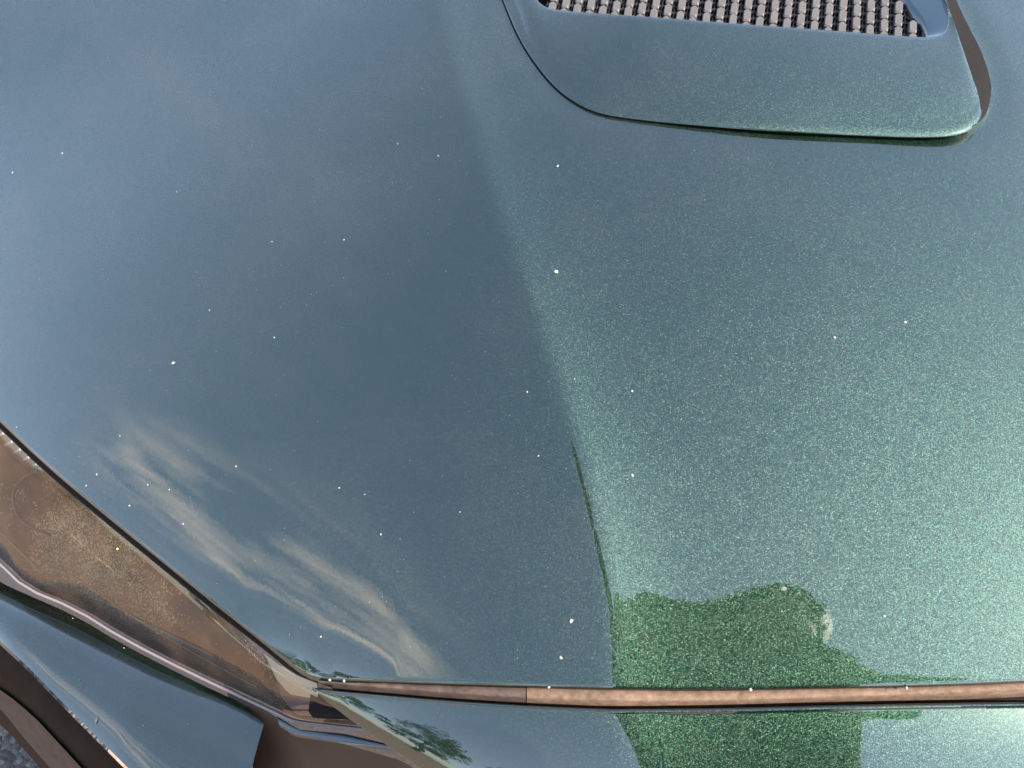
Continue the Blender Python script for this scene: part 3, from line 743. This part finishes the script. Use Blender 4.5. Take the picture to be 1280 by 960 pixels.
for k, (az, dist, h) in enumerate([(-72, 34, 7.5), (-88, 30, 8.0), (-100, 24, 7.5), (-113, 26, 9.0), (-124, 25, 7.0), (-136, 27, 9.5), (-150, 26, 8.0), (-163, 33, 8.0), (150, 40, 7.0), (22, 20, 7.0), (38, 17, 7.5), (54, 15, 6.5), (68, 16, 7.5), (82, 17, 7), (98, 19, 7.5)]):  # right-hand trees at the list's end are added, unseen, to darken scoop reflections
    tree(dist*math.sin(R(az)), dist*math.cos(R(az)), h, 'unseen leafy green tree on the open soil around the car, there for its reflection')
# ------------------------------------------------------------------ specks of dirt on the paint
def normal_at(q, h):
    e = 5e-4; n = Vector((-(h(q[0]+e, q[1])-h(q[0]-e, q[1]))/2/e, -(h(q[0], q[1]+e)-h(q[0], q[1]-e))/2/e, 1)); return n.normalized()
def grain(bm, p, r_, n, squash=.5):
    q = n.to_track_quat('Z', 'Y').to_matrix().to_4x4()
    m_ = Matrix.Translation(p) @ q @ Matrix.Rotation(rnd.uniform(0, 6), 4, 'Z') @ Matrix.Diagonal((r_*rnd.uniform(.8, 1.25), r_*rnd.uniform(.7, 1.1), r_*squash, 1))
    bmesh.ops.create_icosphere(bm, subdivisions=1, radius=1, matrix=m_)
def speck(px, py, r_, label, group=None, mat='speck', h=bonnet, long=1.0, name='dirt_speck'):
    q = hit(px, py, h); bm = bmesh.new(); grain(bm, Vector((0, 0, 0)), r_, normal_at(q, h))
    for v in bm.verts: v.co.y *= long; v.co += Vector((rnd.uniform(-1, 1), rnd.uniform(-1, 1), rnd.uniform(-1, 1)))*r_*.18
    o = bm_obj(name, bm, M[mat], None, True); o.location = Vector(q) + normal_at(q, h)*r_*.35
    tag(o, label, 'speck', group)
speck(217, 454, .0022, 'cream speck of dirt, largest one left of the crease, above the cloud reflection')
speck(695, 340, .0021, 'white speck of dirt beside the crease, below the scoop')
speck(697, 208, .0014, 'small white speck between crease and scoop corner')
speck(16, 216, .0020, 'white speck at the far left edge of the bonnet')
speck(714, 776, .0019, 'white speck left of the green reflection, upper one of a pair')
speck(701, 822, .0019, 'white speck just above the seal joint, lower one of a pair')
speck(790, 594, .0016, 'pale speck right of the crease above the green reflection')
sp_h = lambda x, y: .628
for k, (a, b_) in enumerate([(78, 192), (659, 490), (718, 474), (673, 570), (476, 668), (424, 610), (295, 583), (212, 612), (162, 632), (121, 593), (108, 607), (21, 534), (401, 796), (790, 489), (1043, 422), (1131, 403), (456, 618), (343, 422), (497, 180), (221, 240), (229, 655), (185, 606), (977, 764), (1105, 770), (340, 302), (430, 300), (575, 640), (150, 545), (548, 195), (262, 388)]):
    speck(a, b_, rnd.uniform(.0008, .0013), 'tiny pale speck of dust lying on the blue green bonnet', 'dust specks on the bonnet')
for a, b_ in [(412, 849), (430, 850), (686, 858), (938, 861), (1133, 859)]:
    q = hit(a, b_, bonnet); bm = bmesh.new(); grain(bm, Vector((0, 0, 0)), .0016, Vector((0, 0, 1)), .8)
    o = bm_obj('dirt_grain', bm, M['speck'], None, True); o.location = (q[0], q[1]-.0005, q[2]-.0005); tag(o, 'pale grain of dirt caught on the bonnet edge above the seal', 'grain', 'grains along the bonnet edge')
def on_grid(Gd, px, py):
    Pp = project(Gd); d = (Pp[..., 0]-px)**2 + (Pp[..., 1]-py)**2; i, j = np.unravel_index(d.argmin(), d.shape)
    i = min(max(i, 1), Gd.shape[0]-2); j = min(max(j, 1), Gd.shape[1]-2)
    n = np.cross(Gd[i, j+1]-Gd[i, j-1], Gd[i+1, j]-Gd[i-1, j]); n /= np.linalg.norm(n); n = n if n[2] > 0 else -n
    r_ = ray(px, py); return CAM + r_*((Gd[i, j]-CAM).dot(n)/r_.dot(n)), Vector(n)
def bit(name, Gd, px, py, r_, label, mat, long=1.0, group=None):
    p, n = on_grid(Gd, px, py); bm = bmesh.new(); grain(bm, Vector((0, 0, 0)), r_, n)
    for v in bm.verts: v.co.y *= long
    o = bm_obj(name, bm, M[mat], None, True); o.location = Vector(p)+n*r_*.3; tag(o, label, 'speck', group)
SG = loft(sa, sb, 30, .010)
bit('seed_husk', SG, 121, 900, .0018, 'pale oblong seed husk lying on the bumper panel under the headlight', 'speck', 2.0)
for a, b_ in [(91, 773), (236, 905), (179, 907), (203, 855), (101, 877), (100, 850), (178, 930), (155, 810)]: bit('dirt_speck', SG, a, b_, .0009, 'tiny pale speck of dust on the bumper panel under the headlight', 'speck', 1, 'dust specks on the bumper panel')
bit('yellow_grain', LG, 147, 686, .0015, 'yellow grain stuck on the headlight lens', 'yellow')
# very fine dust, too much to count
bm = bmesh.new()
for k in range(450):
    a, b_ = rnd.uniform(-20, 1300), rnd.uniform(-20, 845)
    q = hit(a, b_, bonnet)
    if q[1] < yedge(q[0])+.01 or (a > 600 and b_ < 185): continue
    n = normal_at(q, bonnet); bmesh.ops.create_cone(bm, cap_ends=True, segments=4, radius1=rnd.uniform(.00025, .0005), radius2=.0001, depth=.0003, matrix=Matrix.Translation(Vector(q)+n*.0001) @ n.to_track_quat('Z', 'Y').to_matrix().to_4x4())
o = bm_obj('dust', bm, M['speck'], None, False); tag(o, 'fine pale dust scattered over the bonnet', 'dust', kind='stuff')
def refl(px, py, h):
    q = hit(px, py, h); e = 1e-4
    n = np.array([-(h(q[0]+e, q[1])-h(q[0]-e, q[1]))/2/e, -(h(q[0], q[1]+e)-h(q[0], q[1]-e))/2/e, 1.]); n /= np.linalg.norm(n)
    d = ray(px, py); r = d-2*d.dot(n)*n
    return q, n, r, math.degrees(math.asin(r[2])), math.degrees(math.atan2(r[0], r[1]))
import os
if os.environ.get('DBG'):
    for p in [(600,900),(800,900),(1000,900),(1250,900),(1250,950),(1300,955),(1000,950),(450,890),(550,950)]: print(p, *[np.round(v,3) for v in refl(*p, bumper_h)])
    for p in [(640,480),(900,480),(1250,480),(0,525),(0,0),(300,0),(200,560),(350,720),(480,830),(330,790),(420,830),(1280,0),(1100,800),(925,790),(770,780),(850,780),(1000,780),(1030,840),(900,850),(735,600),(760,720)]: print(p, *[np.round(v,3) for v in refl(*p, bonnet)])
